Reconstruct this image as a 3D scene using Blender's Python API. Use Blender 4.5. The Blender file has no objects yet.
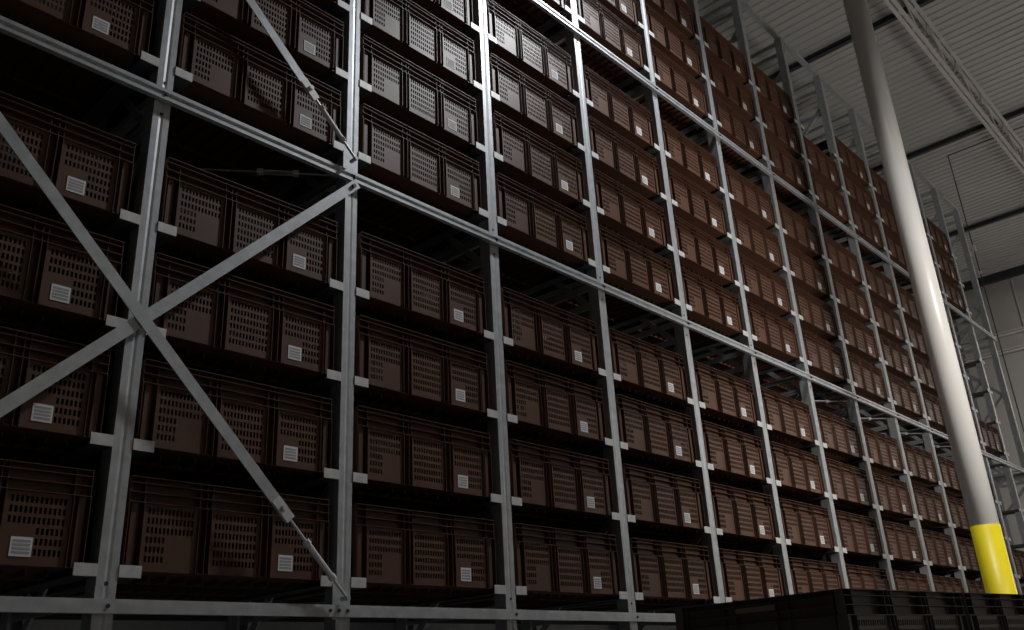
import bpy, math, random
from mathutils import Vector, Matrix
random.seed(7)
sc = bpy.context.scene
COL = sc.collection

# ---------------------------------------------------------------- measures
W = 1.4                                   # bay width along the rack
PITCH, GAP = 0.62148, 1.05728             # shelf pitch, pitch across a beam
BASE = 2.13                               # lowest shelf in view
SEC = 3 * PITCH + GAP
DEPTH = 1.05                              # rack depth
POST_TOP = 10.85
BEAM_Z = [1.965, 4.83, 7.73]
def shelf(sec, k):                        # sec 0..2 , k 0 = lowest of its section
    return BASE + sec * SEC + k * PITCH

# ---------------------------------------------------------------- mesh helper
class MB:
    def __init__(s): s.v = []; s.f = []; s.m = []
    def face(s, pts, m=0):
        n = len(s.v); s.v += [tuple(p) for p in pts]; s.f.append(tuple(range(n, n + len(pts)))); s.m.append(m)
    def box(s, x0, x1, y0, y1, z0, z1, m=0, M=None):
        c = [(x0,y0,z0),(x1,y0,z0),(x1,y1,z0),(x0,y1,z0),(x0,y0,z1),(x1,y0,z1),(x1,y1,z1),(x0,y1,z1)]
        if M is not None: c = [tuple(M @ Vector(p)) for p in c]
        n = len(s.v); s.v += c
        for q in ((0,3,2,1),(4,5,6,7),(0,1,5,4),(1,2,6,5),(2,3,7,6),(3,0,4,7)):
            s.f.append(tuple(n + i for i in q)); s.m.append(m)
    def bar(s, a, b, w, t, up=(0,0,1), m=0):
        """rectangular bar from a to b, w across 'up x dir', t along the remaining axis"""
        a = Vector(a); b = Vector(b); d = b - a; L = d.length; d.normalize()
        u = Vector(up); side = d.cross(u)
        if side.length < 1e-4: side = d.cross(Vector((1,0,0)))
        side.normalize(); u2 = side.cross(d)
        M = Matrix(((d.x,side.x,u2.x,a.x),(d.y,side.y,u2.y,a.y),(d.z,side.z,u2.z,a.z),(0,0,0,1)))
        s.box(0, L, -w/2, w/2, -t/2, t/2, m, M)
    def prof(s, pts, axis, a, b, m=0, close=True):
        """extrude a closed 2-d profile along an axis (0 x: pts are (y,z); 2 z: pts are (x,y); 1 y: pts are (x,z))"""
        def P(p, t):
            return {0:(t,p[0],p[1]), 1:(p[0],t,p[1]), 2:(p[0],p[1],t)}[axis]
        n = len(s.v); k = len(pts)
        s.v += [P(p, a) for p in pts] + [P(p, b) for p in pts]
        for i in range(k):
            j = (i + 1) % k
            if j == 0 and not close: continue
            s.f.append((n+i, n+j, n+k+j, n+k+i)); s.m.append(m)
        if close:
            s.f.append(tuple(n + i for i in range(k))); s.m.append(m)
            s.f.append(tuple(n + k + i for i in range(k))); s.m.append(m)
    def tube(s, a, b, r, n=10, m=0, r2=None):
        a = Vector(a); b = Vector(b); d = (b - a).normalized(); r2 = r if r2 is None else r2
        u = d.orthogonal().normalized(); w = d.cross(u)
        k = len(s.v)
        for p, rr in ((a, r), (b, r2)):
            for i in range(n):
                t = 2 * math.pi * i / n
                s.v.append(tuple(p + rr * (math.cos(t) * u + math.sin(t) * w)))
        for i in range(n):
            j = (i + 1) % n
            s.f.append((k+i, k+j, k+n+j, k+n+i)); s.m.append(m)
        s.f.append(tuple(k + i for i in range(n))); s.m.append(m)
        s.f.append(tuple(k + n + i for i in range(n))); s.m.append(m)
    def mesh(s, name, mats):
        me = bpy.data.meshes.new(name); me.from_pydata(s.v, [], s.f)
        for mm in (mats if isinstance(mats, (list, tuple)) else [mats]): me.materials.append(mm)
        me.polygons.foreach_set('material_index', s.m)
        me.update()
        import bmesh
        bm = bmesh.new(); bm.from_mesh(me); bmesh.ops.recalc_face_normals(bm, faces=bm.faces); bm.to_mesh(me); bm.free()
        return me
    def build(s, name, mats, parent=None, loc=None):
        return link(name, s.mesh(name, mats), parent, loc)

def link(name, me, parent=None, loc=None):
    o = bpy.data.objects.new(name, me); COL.objects.link(o)
    if parent: o.parent = parent
    if loc: o.location = loc
    return o
def empty(name, loc=(0,0,0), rz=0):
    o = bpy.data.objects.new(name, None); COL.objects.link(o); o.empty_display_size = .1
    o.location = loc; o.rotation_euler = (0,0,rz); return o
def tag(o, label=None, cat=None, group=None, kind=None):
    if label: o['label'] = label
    if cat: o['category'] = cat
    if group: o['group'] = group
    if kind: o['kind'] = kind
    return o
def smooth(o):
    for p in o.data.polygons: p.use_smooth = True

# ---------------------------------------------------------------- materials
def mat(name, col, rough=.5, metal=0., noise=None, bump=0., spec=.5):
    m = bpy.data.materials.new(name); m.use_nodes = True
    nt = m.node_tree; b = nt.nodes['Principled BSDF']
    b.inputs['Base Color'].default_value = (*col, 1); b.inputs['Roughness'].default_value = rough
    b.inputs['Metallic'].default_value = metal; b.inputs['Specular IOR Level'].default_value = spec
    if noise:
        scale, amt = noise
        tc = nt.nodes.new('ShaderNodeTexCoord'); nz = nt.nodes.new('ShaderNodeTexNoise')
        nz.inputs['Scale'].default_value = scale; nz.inputs['Detail'].default_value = 5
        nt.links.new(tc.outputs['Object'], nz.inputs['Vector'])
        cr = nt.nodes.new('ShaderNodeValToRGB')
        cr.color_ramp.elements[0].position = .3; cr.color_ramp.elements[1].position = .7
        cr.color_ramp.elements[0].color = (*[c * (1 - amt) for c in col], 1)
        cr.color_ramp.elements[1].color = (*[min(1, c * (1 + amt)) for c in col], 1)
        nt.links.new(nz.outputs['Fac'], cr.inputs['Fac']); nt.links.new(cr.outputs['Color'], b.inputs['Base Color'])
        if bump:
            bp = nt.nodes.new('ShaderNodeBump'); bp.inputs['Strength'].default_value = bump
            bp.inputs['Distance'].default_value = .01
            nt.links.new(nz.outputs['Fac'], bp.inputs['Height']); nt.links.new(bp.outputs['Normal'], b.inputs['Normal'])
    return m
GALV = mat('galvanised_steel', (.44,.46,.48), .45, .45, (14., .14), .03)
GALV2 = mat('galvanised_plate', (.60,.60,.60), .5, .2, (22., .10))
RAIL = mat('shade_dark_rail', (.085,.088,.092), .6, .3, (12., .15))  # rail steel darkened to stand in for the shade under the crates
DARKST = mat('dark_bolt', (.02,.02,.022), .6)
CRATE = mat('brown_plastic', (.098,.047,.029), .46, 0, (5., .10), .0, .36)
CRATE_D = mat('dark_brown_plastic', (.105,.085,.074), .5, 0, (5., .10))
GRIP = mat('taupe_plastic', (.26,.20,.165), .5, 0, (6., .1))
PAPER = mat('paper', (.78,.78,.78), .6, 0, (30., .04))
PRINT = mat('grey_print', (.36,.36,.39), .7)
WHITEP = mat('white_paint', (.72,.71,.69), .33, 0, (2.5, .03), .01)
YELLOW = mat('yellow_paint', (.64,.53,.010), .4, 0, (4., .06))
DECK = mat('white_deck', (.52,.51,.50), .55, 0, (.7, .05))
JOIST = mat('grey_paint', (.56,.54,.52), .55, 0, (3., .06))
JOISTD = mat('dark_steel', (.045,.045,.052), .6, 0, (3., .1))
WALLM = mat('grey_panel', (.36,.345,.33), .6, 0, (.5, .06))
WALLD = mat('shade_dark_panel', (.06,.06,.06), .8, 0, (.5, .1))  # wall behind the rack coloured near black, for the shade in the shelf gaps
CONC = mat('concrete', (.27,.265,.255), .55, 0, (1.2, .15))

# ---------------------------------------------------------------- camera
C = Vector((-1.90812511, -4.3707903, 1.54832875)); yaw, pitch, roll = .8403335419, .3888479876, -.0546356051
fw = Vector((math.sin(yaw)*math.cos(pitch), math.cos(yaw)*math.cos(pitch), math.sin(pitch)))
r0 = fw.cross(Vector((0,0,1))).normalized(); u0 = r0.cross(fw)
rr = math.cos(roll)*r0 + math.sin(roll)*u0; uu = math.cos(roll)*u0 - math.sin(roll)*r0
cam = bpy.data.cameras.new('camera'); co = bpy.data.objects.new('camera', cam); COL.objects.link(co)
co.matrix_world = Matrix(((rr.x,uu.x,-fw.x,C.x),(rr.y,uu.y,-fw.y,C.y),(rr.z,uu.z,-fw.z,C.z),(0,0,0,1)))
cam.sensor_width = 36; cam.lens = 891.5134652 / 1024 * 36; cam.clip_end = 200
sc.camera = co

# ---------------------------------------------------------------- setting
X0, X1, Y0, Y1, ZC = -9., 27., -14., 2.8, 12.4
def st(name, mb, m): return tag(mb.build(name, m), kind='structure')
b = MB(); b.box(X0, X1, Y0, Y1, -.2, 0); st('floor', b, CONC)
b = MB()                                                    # ribbed roof deck, ribs across the rack
x = X0; pitch_r = .20; pts = []
while x < X1 + .3:
    pts += [(x, ZC), (x+.09, ZC), (x+.105, ZC+.028), (x+.185, ZC+.028)]; x += pitch_r
pts += [(x, ZC+.25), (X0, ZC+.25)]
for i in range(len(pts) - 2):
    p, q = pts[i], pts[i+1]
    if i < len(pts) - 3: b.face([(p[0],Y0,p[1]), (q[0],Y0,q[1]), (q[0],Y1,q[1]), (p[0],Y1,p[1])])
b.box(X0, X1 + .3, Y0, Y1, ZC+.2, ZC+.28)
st('ceiling', b, DECK)
b = MB(); b.box(X1, X1+.2, Y0, Y1, 0, ZC + .2)
for k in range(17): b.box(X1-.02, X1, Y0 + k*1.0, Y0 + k*1.0 + .02, 0, ZC)
st('wall_right', b, WALLM)
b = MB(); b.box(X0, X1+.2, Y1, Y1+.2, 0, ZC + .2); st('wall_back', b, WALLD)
b = MB(); b.box(X0, X1+.2, Y0-.2, Y0, 0, ZC + .2); st('wall_front', b, WALLM)
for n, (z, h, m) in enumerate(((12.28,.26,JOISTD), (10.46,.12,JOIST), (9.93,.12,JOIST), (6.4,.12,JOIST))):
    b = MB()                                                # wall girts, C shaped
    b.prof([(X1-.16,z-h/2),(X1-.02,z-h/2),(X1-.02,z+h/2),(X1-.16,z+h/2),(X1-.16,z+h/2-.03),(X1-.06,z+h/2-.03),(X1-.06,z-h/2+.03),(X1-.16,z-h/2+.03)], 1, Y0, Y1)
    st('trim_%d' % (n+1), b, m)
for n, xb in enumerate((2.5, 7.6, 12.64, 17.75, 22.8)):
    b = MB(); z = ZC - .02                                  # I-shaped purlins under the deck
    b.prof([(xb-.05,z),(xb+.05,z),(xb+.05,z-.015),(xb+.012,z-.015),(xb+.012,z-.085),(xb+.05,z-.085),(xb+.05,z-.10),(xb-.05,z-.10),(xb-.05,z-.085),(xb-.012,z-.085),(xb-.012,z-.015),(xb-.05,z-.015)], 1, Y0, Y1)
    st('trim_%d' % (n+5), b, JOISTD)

# roof truss along the aisle
YT = -1.45
tr = tag(empty('roof_truss', (9, YT, ZC-1.1)), 'long pale grey open web steel truss running under the ribbed roof', 'truss')
def part(mb, name, m, root):
    o = mb.build(name, m, root); o.matrix_parent_inverse = Matrix.Translation(-root.location); return o
for z, nm in ((ZC-.25,'top_chord'), (ZC-1.05,'bottom_chord')):
    b = MB()
    for s in (-1, 1):
        b.prof([(YT+s*.014,z-.05),(YT+s*.075,z-.05),(YT+s*.075,z-.042),(YT+s*.022,z-.042),(YT+s*.022,z+.03),(YT+s*.014,z+.03)], 0, X0+.1, X1-.2)
    x = X0 + .4
    while x < X1 - .4: b.box(x, x+.12, YT-.013, YT+.013, z-.03, z+.02); x += .6
    part(b, nm, JOIST, tr)
x = X0 + .3; k = 0; b = MB()
while x < X1 - 1.2:
    za, zb = (ZC-1.05, ZC-.25) if k % 2 == 0 else (ZC-.25, ZC-1.05)
    b.tube((x,YT,za), (x+.75,YT,zb), .016, 6); x += .75; k += 1
part(b, 'web', JOIST, tr)

# column with yellow foot
cx, cy, crd = 8.89, -1.453, .147
cl = tag(empty('column', (cx, cy, 0)), 'round white steel column with a yellow painted foot in the aisle', 'column')
b = MB(); b.tube((0,0,2.85), (0,0,ZC-1.1), crd, 48); o = b.build('shaft', WHITEP, cl); smooth(o)
b = MB(); b.box(-.22,.22,-.22,.22,ZC-1.12,ZC-1.09); b.build('cap_plate', WHITEP, cl)
b = MB(); b.tube((0,0,.03), (0,0,2.85), crd+.004, 48); o = tag(b.build('guard_band', YELLOW, cl), 'yellow painted foot'); smooth(o)
b = MB(); b.box(-.26,.26,-.26,.26,0,.03); b.build('base_plate', GALV, cl)
for o in cl.children:
    if o.name.startswith(('shaft','guard')):
        for p in o.data.polygons:
            if len(p.vertices) > 4: p.use_smooth = False

# conduit hanging at the rack end
cd = tag(empty('conduit', (18.42, -.05, ZC)), 'thin grey conduit dropping from the roof past the rack end', 'pipe')
b = MB(); b.tube((18.42,-.05,.0), (18.42,-.05,ZC-.05), .012, 8); b.tube((18.42,-.05,ZC-.06), (18.42,-5,ZC-.06), .012, 8)
part(b, 'pipe', JOISTD, cd)
b = MB(); b.box(18.38,18.46,-.09,-.01,9.85,10.0); b.box(18.39,18.45,-.08,-.02,9.3,9.36); part(b, 'junction_box', JOIST, cd)

# ---------------------------------------------------------------- rack
rack = tag(empty('storage_rack', (0,0,0)), 'tall galvanized steel storage rack holding brown plastic crates on many levels', 'rack')
pw = .050                                                    # half width of a post
NPOST = 14
# post section: C with a groove down the front
psec = [(-pw,.11),(-pw,0),(-.014,0),(0,.003),(.014,0),(pw,0),(pw,.11),(pw-.02,.11),(pw-.02,.105),(pw-.005,.105),(pw-.005,.012),(-pw+.005,.012),(-pw+.005,.105),(-pw+.02,.105),(-pw+.02,.11)]
b = MB(); b.prof(psec, 2, 0.012, POST_TOP); b.box(-.09,.09,-.03,.15,0,.012); post_me = b.mesh('upright_post', GALV)
b = MB(); b.prof([(x, DEPTH + .11 - (y)) for x, y in psec], 2, 0.012, POST_TOP); b.box(-.09,.09,DEPTH-.04,DEPTH+.14,0,.012); rear_me = b.mesh('rear_post', GALV)
# shelf bracket: end plates beside the post and two rails running back
b = MB()
for s in (-1, 1):
    x0, x1 = sorted((s*(pw+.002), s*(pw+.112)))
    b.box(x0, x1, -.006, .0, -.03, .028)
    b.box(x0, x1, .0, DEPTH+.08, -.030, -.025, 1)
    xi = s*(pw+.004); b.box(min(xi, xi+s*.006), max(xi, xi+s*.006), .0, DEPTH+.08, -.025, .020, 1)
brk_me = b.mesh('shelf_bracket', [GALV2, RAIL])
b = MB()
for z in BEAM_Z:
    for dz in (.105, -.115):
        b.tube((0,-.001,z+dz), (0,.008,z+dz), .010, 10)
bolt_me = b.mesh('bolt_hole', DARKST)
# depth bracing of one upright frame
b = MB()
yf, yr = .06, DEPTH + .05
def strut(z): b.box(-.03, .03, yf, yr, z-.012, z+.012); b.box(-.03, -.022, yf, yr, z-.03, z+.03)
for z in (10.78, 10.58, 10.12, 9.4):
    strut(z)
for s in range(3):
    zb = BEAM_Z[s]
    for dz in (.04, -.14): strut(zb+dz)
z_ = .91; k_ = 0
while z_ < 10.2:                                            # zigzag, low point of every V at the front post
    a, c = ((yf+.05, z_), (yr-.05, z_+.935)) if k_ % 2 == 0 else ((yr-.05, z_), (yf+.05, z_+.935))
    b.bar((.012,a[0],a[1]), (.012,c[0],c[1]), .014, .056, (0,0,1)); z_ += .935; k_ += 1
lace_me = b.mesh('frame_bracing', GALV)
LEVELS = [(s, k) for s in range(3) for k in range(4) if not (s == 2 and k == 3)]
seen = lambda i, s, k: not (i == 0 and s == 2) and not (i == 0 and s == 1 and k > 0) and not (i == 1 and s == 2) and not (i == 1 and s == 1 and k > 2) and not (i == 2 and s == 2) and not (i == 3 and s == 2 and k > 0)
SHIFT = {1:-.022, 3:.012, 4:.025, 5:.012, 6:.010}              # posts stand a little out of pitch
def px(i): return i * W + SHIFT.get(i, 0)
far = MB()
for i in range(-1, NPOST - 0):
    x = px(i)
    p = link('upright_post', post_me, rack, (x, 0, 0))
    link('rear_post', rear_me, rack, (x, 0, 0))
    link('frame_bracing', lace_me, rack, (x, 0, 0))
    if i >= 0: link('bolt_hole', bolt_me, p)
    for s, k in LEVELS:
        if i == 13 : continue
        if seen(max(i,0), s, k) and 0 <= i <= 9:
            link('shelf_bracket', brk_me, p, (0, 0, shelf(s, k)))
        else:
            n = len(far.v); z = shelf(s, k)
            far.v += [(v.co.x + x, v.co.y, v.co.z + z) for v in brk_me.vertices]
            far.f += [tuple(n + q for q in f.vertices) for f in brk_me.polygons]; far.m += [f.material_index for f in brk_me.polygons]
tag(far.build('shelf_bracket', [GALV2, RAIL], rack), kind='stuff')
# face beams, lipped channel
def beam_prof(z, h=.074):
    a, c = z - h/2, z + h/2
    return [(-.006,a),(-.042,a),(-.042,a+.022),(-.028,a+.027),(-.028,c-.027),(-.042,c-.022),(-.042,c),(-.006,c)]
b = MB(); b.tube((0,-.050,0), (0,-.026,0), .010, 6); beam_bolt = b.mesh('bolt', DARKST)
for z in BEAM_Z:
    b = MB()
    if z < 3:                                               # bottom beam: plain channel with a lip along its top
        h = .033; b.prof([(-.006,z-h),(-.044,z-h),(-.044,z+h-.016),(-.030,z+h-.016),(-.030,z+h),(-.006,z+h)], 0, -W-.1, 13*W+.1)
    else: b.prof(beam_prof(z), 0, -W-.1, 13*W+.1)
    o = b.build('horizontal_beam', GALV, rack)
    for i in range(0, 11):
        for dx in ((0, -.06, -.12) if i == 1 and z < 3 else (0,)):
            link('bolt', beam_bolt, o, (px(i) + dx, 0, z))
    b = MB(); b.prof([(DEPTH+.165-(y+.042), zz) for y, zz in beam_prof(z)], 0, -W-.1, 13*W+.1); b.build('rear_beam', GALV, rack)
b = MB(); b.box(-W-.1, 13*W+.1, .015, .09, POST_TOP-.02+.02, POST_TOP+.06); b.build('top_rail', GALV, rack)
# diagonal flat bars with turnbuckle ends
def brace(a, c, y, tb, rod=.62):
    """flat bar from a to c (x,z); tb = rod and turnbuckle at the c end"""
    A, B_ = Vector((a[0], y, a[1])), Vector((c[0], y, c[1])); d = (B_-A).normalized(); L = (B_-A).length
    e = B_ - d*rod if tb else B_
    b = MB(); b.bar(A, e, .006, .067, Vector((0,1,0)).cross(d)); 
    o = b.build('diagonal_brace', GALV, rack)
    b = MB()
    b.tube(A+Vector((0,-.018,0))+d*.06, A+Vector((0,.01,0))+d*.06, .016, 6)
    if not tb: b.tube(B_+Vector((0,-.018,0))-d*.05, B_+Vector((0,.01,0))-d*.05, .016, 6)
    b.build('bolt', DARKST, o)
    if tb:
        b = MB()
        b.bar(e-d*.10, e+d*.05, .022, .06, Vector((0,1,0)).cross(d)); b.tube(e-d*.03+Vector((0,-.035,0)), e-d*.03+Vector((0,.02,0)), .018, 6)
        b.tube(e, e+d*(rod-.40), .009, 8); b.tube(e+d*(rod-.42), e+d*(rod-.39), .022, 6); b.tube(e+d*(rod-.40), e+d*(rod-.16), .017, 10); b.tube(e+d*(rod-.17), e+d*(rod-.14), .022, 6)
        b.tube(e+d*(rod-.16), B_, .010, 8)
        b.build('turnbuckle', GALV2, o)
        b = MB(); b.box(B_.x-.045, B_.x+.05, -.012, -.002, B_.z-.11, B_.z+.09); b.tube(B_+Vector((0,-.016,0)), B_+Vector((0,.05,0)), .014, 8)
        b.build('lug', GALV, o)
brace((-W, 4.80), (W-.06, 2.03), -.088, True)
brace((-W, 2.01), (W-.03, 4.76), -.076, False)
brace((-W, 7.56), (W-.06, 4.94), -.088, True, .52)
brace((-W, 4.93), (W, 7.60), -.076, False)
# horizontal tie rods under the middle beam
def tie(a, c, z):
    A, B_ = Vector((*a, z)), Vector((*c, z)); d = (B_-A).normalized()
    b = MB(); b.tube(A, B_, .008, 6); o = b.build('tie_rod', GALV, rack)
    b = MB(); m = B_ - d*.42; s = d.cross(Vector((0,0,1)))
    for q in (-1, 1): b.tube(m + s*.022*q - d*.13, m + s*.022*q + d*.13, .007, 6)
    for q in (-1, 1): b.tube(m + d*.12*q - d*.02, m + d*.12*q + d*.02, .026, 8)
    b.build('turnbuckle', GALV2, o)
    b = MB(); b.box(-.03,.03,-.05,.05,-.006,.006, 0, Matrix.Translation(B_)); b.build('lug', GALV, o)
for i in (0, 6, 7, 8, 9, 10):
    tie((i*W+.06, DEPTH), ((i+1)*W-.06, .09), 4.885 if i == 0 else 4.80)
    if i: tie((i*W+.06, .09), ((i+1)*W-.06, DEPTH), 4.775)

# ---------------------------------------------------------------- crates
CW, CD, CH = .6, .5, .49                                     # half width, half depth, height
RIM = [(.4865,.49), (.457,.460), (.410,.413), (.361,.3645)]
RECX = .034                                                  # the same on the ends
FX = [-.60,-.52,-.22,-.178,-.15,.15,.192,.22,.52,.60]                   # flange lines on the long sides
REC = .043                                                   # how far panels sit behind the flanges
def slot_panel(b, x0, x1, z0, z1, blank):
    """front wall panel facing -y with 12 x 6 open slots; blank(row, col) keeps a cell solid"""
    nc, nr, sw, sh = 12, 6, .0125, .030
    y, t = -CD + .013, .005
    mx = .022; px = (x1-x0-2*mx)/nc; pz = .047; ztop = z1 - .012
    xs = [x0]; zs = [z1]
    for c in range(nc): a = x0+mx+px*c+(px-sw)/2; xs += [a, a+sw]
    xs.append(x1)
    for r_ in range(nr): a = ztop - pz*r_ - (pz-sh)/2; zs += [a, a-sh]
    zs.append(z0)
    for r_ in range(len(zs)-1):
        run = None
        for c in range(len(xs)-1):
            hole = r_ % 2 == 1 and c % 2 == 1 and not blank(r_//2, c//2)
            if hole:
                xa, xb, za, zb = xs[c], xs[c+1], zs[r_], zs[r_+1]
                b.face([(xa,y,za),(xa,y+t,za),(xa,y+t,zb),(xa,y,zb)]); b.face([(xb,y,za),(xb,y,zb),(xb,y+t,zb),(xb,y+t,za)])
                b.face([(xa,y,za),(xb,y,za),(xb,y+t,za),(xa,y+t,za)]); b.face([(xa,y,zb),(xa,y+t,zb),(xb,y+t,zb),(xb,y,zb)])
                if run is not None:
                    b.face([(run,y,zs[r_]),(run,y,zs[r_+1]),(xs[c],y,zs[r_+1]),(xs[c],y,zs[r_])]); run = None
            elif run is None: run = xs[c]
        if run is not None: b.face([(run,y,zs[r_]),(run,y,zs[r_+1]),(x1,y,zs[r_+1]),(x1,y,zs[r_])])
b = MB()
zp0, zp1 = .030, .360
slot_panel(b, -.52, -.22, zp0, zp1, lambda r, c: r > 2 and c > 4)
slot_panel(b, -.15, .15, zp0, zp1, lambda r, c: False)
slot_panel(b, .22, .52, zp0, zp1, lambda r, c: r > 2 and c < 6)
yf_ = -CD + REC
for xa, xb in ((-.580,-.548), (.548,.580)): b.box(xa, xb, -CD+.016, yf_+.002, zp0, zp1)    # corner strips
for xa, xb in ((-.6,-.51), (.51,.6)): b.box(xa, xb, yf_, yf_+.005, zp0, zp1)
for xa, xb in ((-.22,-.15), (.15,.22)): b.box(xa-.01, xb+.01, yf_, yf_+.006, zp0, zp1)          # groove walls
b.box(-.6, .6, yf_, yf_+.005, zp1, CH)                       # rim band wall
b.box(-.6, .6, CD-REC-.005, CD-REC, zp0, CH)                 # rear wall
for s in (-1, 1): b.box(s*(CW-RECX)-.0025, s*(CW-RECX)+.0025, -CD+REC, CD-REC, zp0, CH)     # end walls
for x_ in FX:                                                # upright flanges front and rear
    h = .0016
    xa, xb = (x_, x_+2*h) if x_ == -.6 else ((x_-2*h, x_) if x_ == .6 else (x_-h, x_+h))
    b.box(xa, xb, -CD, yf_+.015, .03, zp1); b.box(xa, xb, CD-REC-.01, CD, .02, CH)
    b.box(xa, xb, -CD+.008, yf_, zp1, CH-.004)
for y_ in (-.43,-.19,-.12,.12,.19,.43):               # upright flanges on the ends
    h = .0025; ya, yb = y_-h, y_+h
    for s in (-1, 1):
        xa, xb = sorted((s*CW, s*(CW-RECX))); b.box(xa, xb, ya, yb, .02, zp1); xa, xb = sorted((s*(CW-.008), s*(CW-RECX))); b.box(xa, xb, ya, yb, zp1, CH-.004)
for xg in (-.185, .185):                                     # gussets at the foot of the grooves
    b.bar((xg-.03, yf_+.005, .05), (xg+.028, yf_+.005, .085), .02, .008)
body_me = b.mesh('body', CRATE)
b = MB()
for z0, z1 in RIM:
    b.box(-CW, CW, -CD, -CD+REC+.004, z0, z1); b.box(-CW, CW, CD-REC-.004, CD, z0, z1)
    b.box(-CW, -CW+RECX+.004, -CD+REC+.004, CD-REC-.004, z0, z1); b.box(CW-RECX-.004, CW, -CD+REC+.004, CD-REC-.004, z0, z1)
rim_me = b.mesh('rim', CRATE)
b = MB()
b.box(-.59, .59, -CD+.02, .49, .030, .036)
b.box(-CW, CW, CD-.012, CD-.004, .0, .045)
b.box(-CW, -CW+.008, -CD+.096, CD-.012, .0, .045); b.box(CW-.008, CW, -CD+.096, CD-.012, .0, .045)
for k in range(1, 12): b.box(-.6+k*.1-.003, -.6+k*.1+.003, -.36, .485, .002, .030)
for y_ in (-.2, .2): b.box(-.588, .588, y_-.003, y_+.003, .002, .030)
base_me = b.mesh('base', CRATE)
b = MB(); lx, lz = .272, .068; yl = -CD + .0125
b.box(lx, lx+.094, yl-.002, yl, lz, lz+.086, 0)
for k in range(4): b.box(lx+.009, lx+.085, yl-.0028, yl-.002, lz+.011+k*.0172, lz+.011+k*.0172+.0112, 1)
card_me = b.mesh('label_card', [PAPER, PRINT])

DARK = []
for n_, me_ in (('body', body_me), ('rim', rim_me), ('base', base_me)):
    me_ = me_.copy(); me_.materials[0] = CRATE_D; DARK.append((n_, me_))
def crate(loc, label, group, rz=0., card=True):
    r = tag(empty('plastic_crate', loc, rz), label, 'crate', group)
    for n_, me_ in ((('body', body_me), ('rim', rim_me), ('base', base_me)) if card else DARK): link(n_, me_, r)
    if card: link('label_card', card_me, r)['label'] = 'white label card with grey print'
    return r
ORD = ['first','second','third','fourth','fifth','sixth','seventh','eighth','ninth','tenth','eleventh','twelfth','thirteenth']
LOW = {3:'just below the middle beam', 2:'second row below the middle beam', 1:'third row below the middle beam', 0:'just above the bottom beam'}
MID = {0:'just above the middle beam', 1:'second row above the middle beam', 2:'second row below the upper beam', 3:'just below the upper beam'}
UPP = {0:'just above the upper beam', 1:'second row above the upper beam', 2:'topmost row of the rack'}
vis = {-1:[(0,0),(0,1),(0,2),(0,3),(1,0)]}
vis[0] = [(0,k) for k in range(4)] + [(1,0),(1,1),(1,2)]
vis[1] = [(0,k) for k in range(4)] + [(1,k) for k in range(4)]
vis[2] = vis[1] + [(2,0)]
vis[3] = vis[1] + [(2,0),(2,1)]
for i in range(4, 11): vis[i] = vis[1] + [(2,0),(2,1),(2,2)]
vis[7] = vis[1] + [(2,0),(2,1)]
vis[11] = [(0,0),(0,1),(1,0),(2,0),(2,1),(2,2)]
for i in sorted(vis):
    col = 'leftmost column' if i == -1 else ORD[i+1] + ' column from left'
    for s, k in vis[i]:
        row = (LOW, MID, UPP)[s][k]
        j = random.uniform(-.006, .006)
        crate(((px(i)+px(i+1))/2 - .014 + j, .003 + CD + random.uniform(0,.005), shelf(s, k) - .0245),
              'brown slotted crate, %s, %s' % (row, col), 'brown crates on the storage rack')
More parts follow.
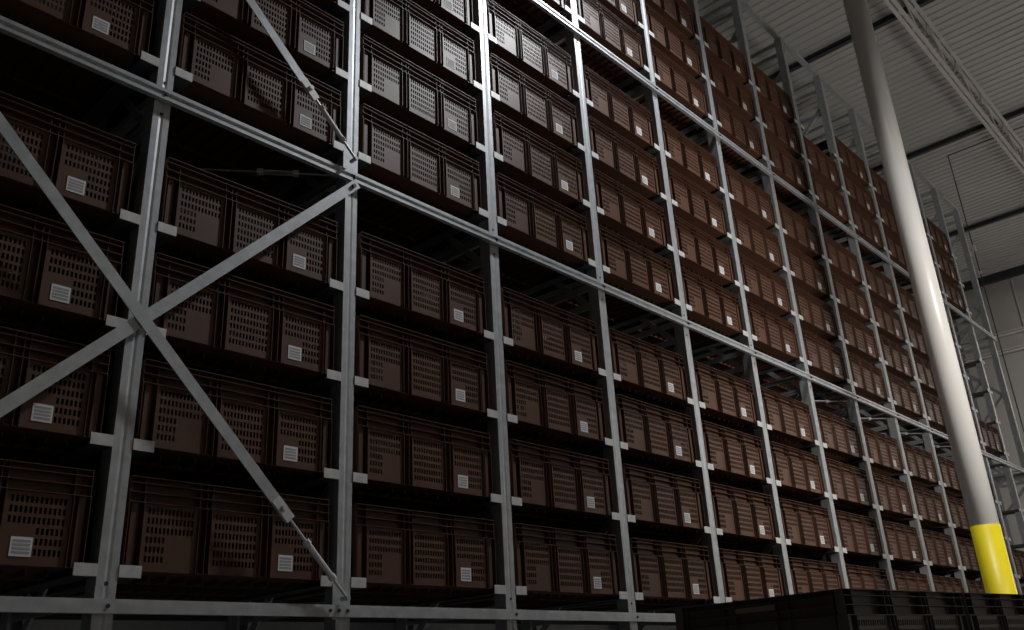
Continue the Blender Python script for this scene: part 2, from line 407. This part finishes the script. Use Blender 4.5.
# crates standing on the floor in front, bottom right
def stack(cx_, cy_, rz, n, where, top):
    for k in range(n):
        lab = ('dark brown crate on top of the %s stack in the foreground' if k == n-1 else 'dark brown crate, %s from floor in the ' % ORD[k] + '%s foreground stack') % where
        o = crate((cx_, cy_, top - CH*.96*(n-k)), lab, 'stacked crates in the foreground', rz, False); o.scale = (1, 1.09, .96)
        if k == n-1:
            for s in (-1, 1):
                b = MB(); b.box(min(s*(CW-RECX-.003), s*(CW-.012)), max(s*(CW-RECX-.003), s*(CW-.012)), -.115, .115, .418, .45)
                b.build('hand_grip', GRIP, o)['label'] = 'paler hand grip'
rz = math.radians(-8.2); cr_, sr_ = math.cos(rz), math.sin(rz)
kx, ky = 2.52, -2.43
for n, where in ((0, 'left'), (1, 'right'), (2, 'far right')):
    lx_ = .6 + n * 1.245; ly_ = .5
    stack(kx + lx_*cr_ - ly_*sr_, ky + lx_*sr_ + ly_*cr_, rz, 4, where, 1.884)

# ---------------------------------------------------------------- light
wd = bpy.data.worlds.new('world'); sc.world = wd; wd.use_nodes = True
wd.node_tree.nodes['Background'].inputs[0].default_value = (1, .95, .90, 1)
wd.node_tree.nodes['Background'].inputs[1].default_value = .022
def lamp(name, loc, power, col, size=.5, aim=(0,0,-1), cone=150, blend=.5):
    l = bpy.data.lights.new(name, 'SPOT'); l.energy = power; l.color = col; l.shadow_soft_size = size
    l.spot_size = math.radians(cone); l.spot_blend = blend
    o = bpy.data.objects.new(name, l); COL.objects.link(o); o.location = loc
    o.rotation_euler = Vector(aim).to_track_quat('-Z', 'Y').to_euler(); return o
lamp('high_bay_and_fill', (6.5, -2.7, 11.3), 1800, (.95,.97,1.0), .25, aim=(-.35,.1,-1), cone=110, blend=1)  # the high-bay lamp over the aisle
lamp('column_fill', (7.2, -5.0, 4.3), 660, (1.0,.95,.88), .5, aim=(.55,1,.08), cone=140, blend=.9)  # added low spot that brightens the column and the bays behind it
lamp('high_bay_and_fill', (23.5, -7.5, 10.0), 5000, (1.0,.96,.91), .5, aim=(1,.55,-.55), cone=120, blend=1)  # added spot turned sideways to brighten the end wall
lamp('high_bay_and_fill', (18.0, -10.5, 10.8), 13500, (1.0,.96,.92), .5, cone=78, blend=.8)  # added spot on the floor, its bounce lifts the ceiling
lamp('high_bay_and_fill', (3., -11., 10.5), 850, (1.0,.88,.74), .4, aim=(0,-.45,-1), cone=130, blend=.8)  # added warm fill on the front wall, which the left posts reflect

vs = sc.view_settings
vs.view_transform = 'Standard'; vs.look = 'None'; vs.exposure = 0; vs.gamma = 1; vs.use_curve_mapping = False
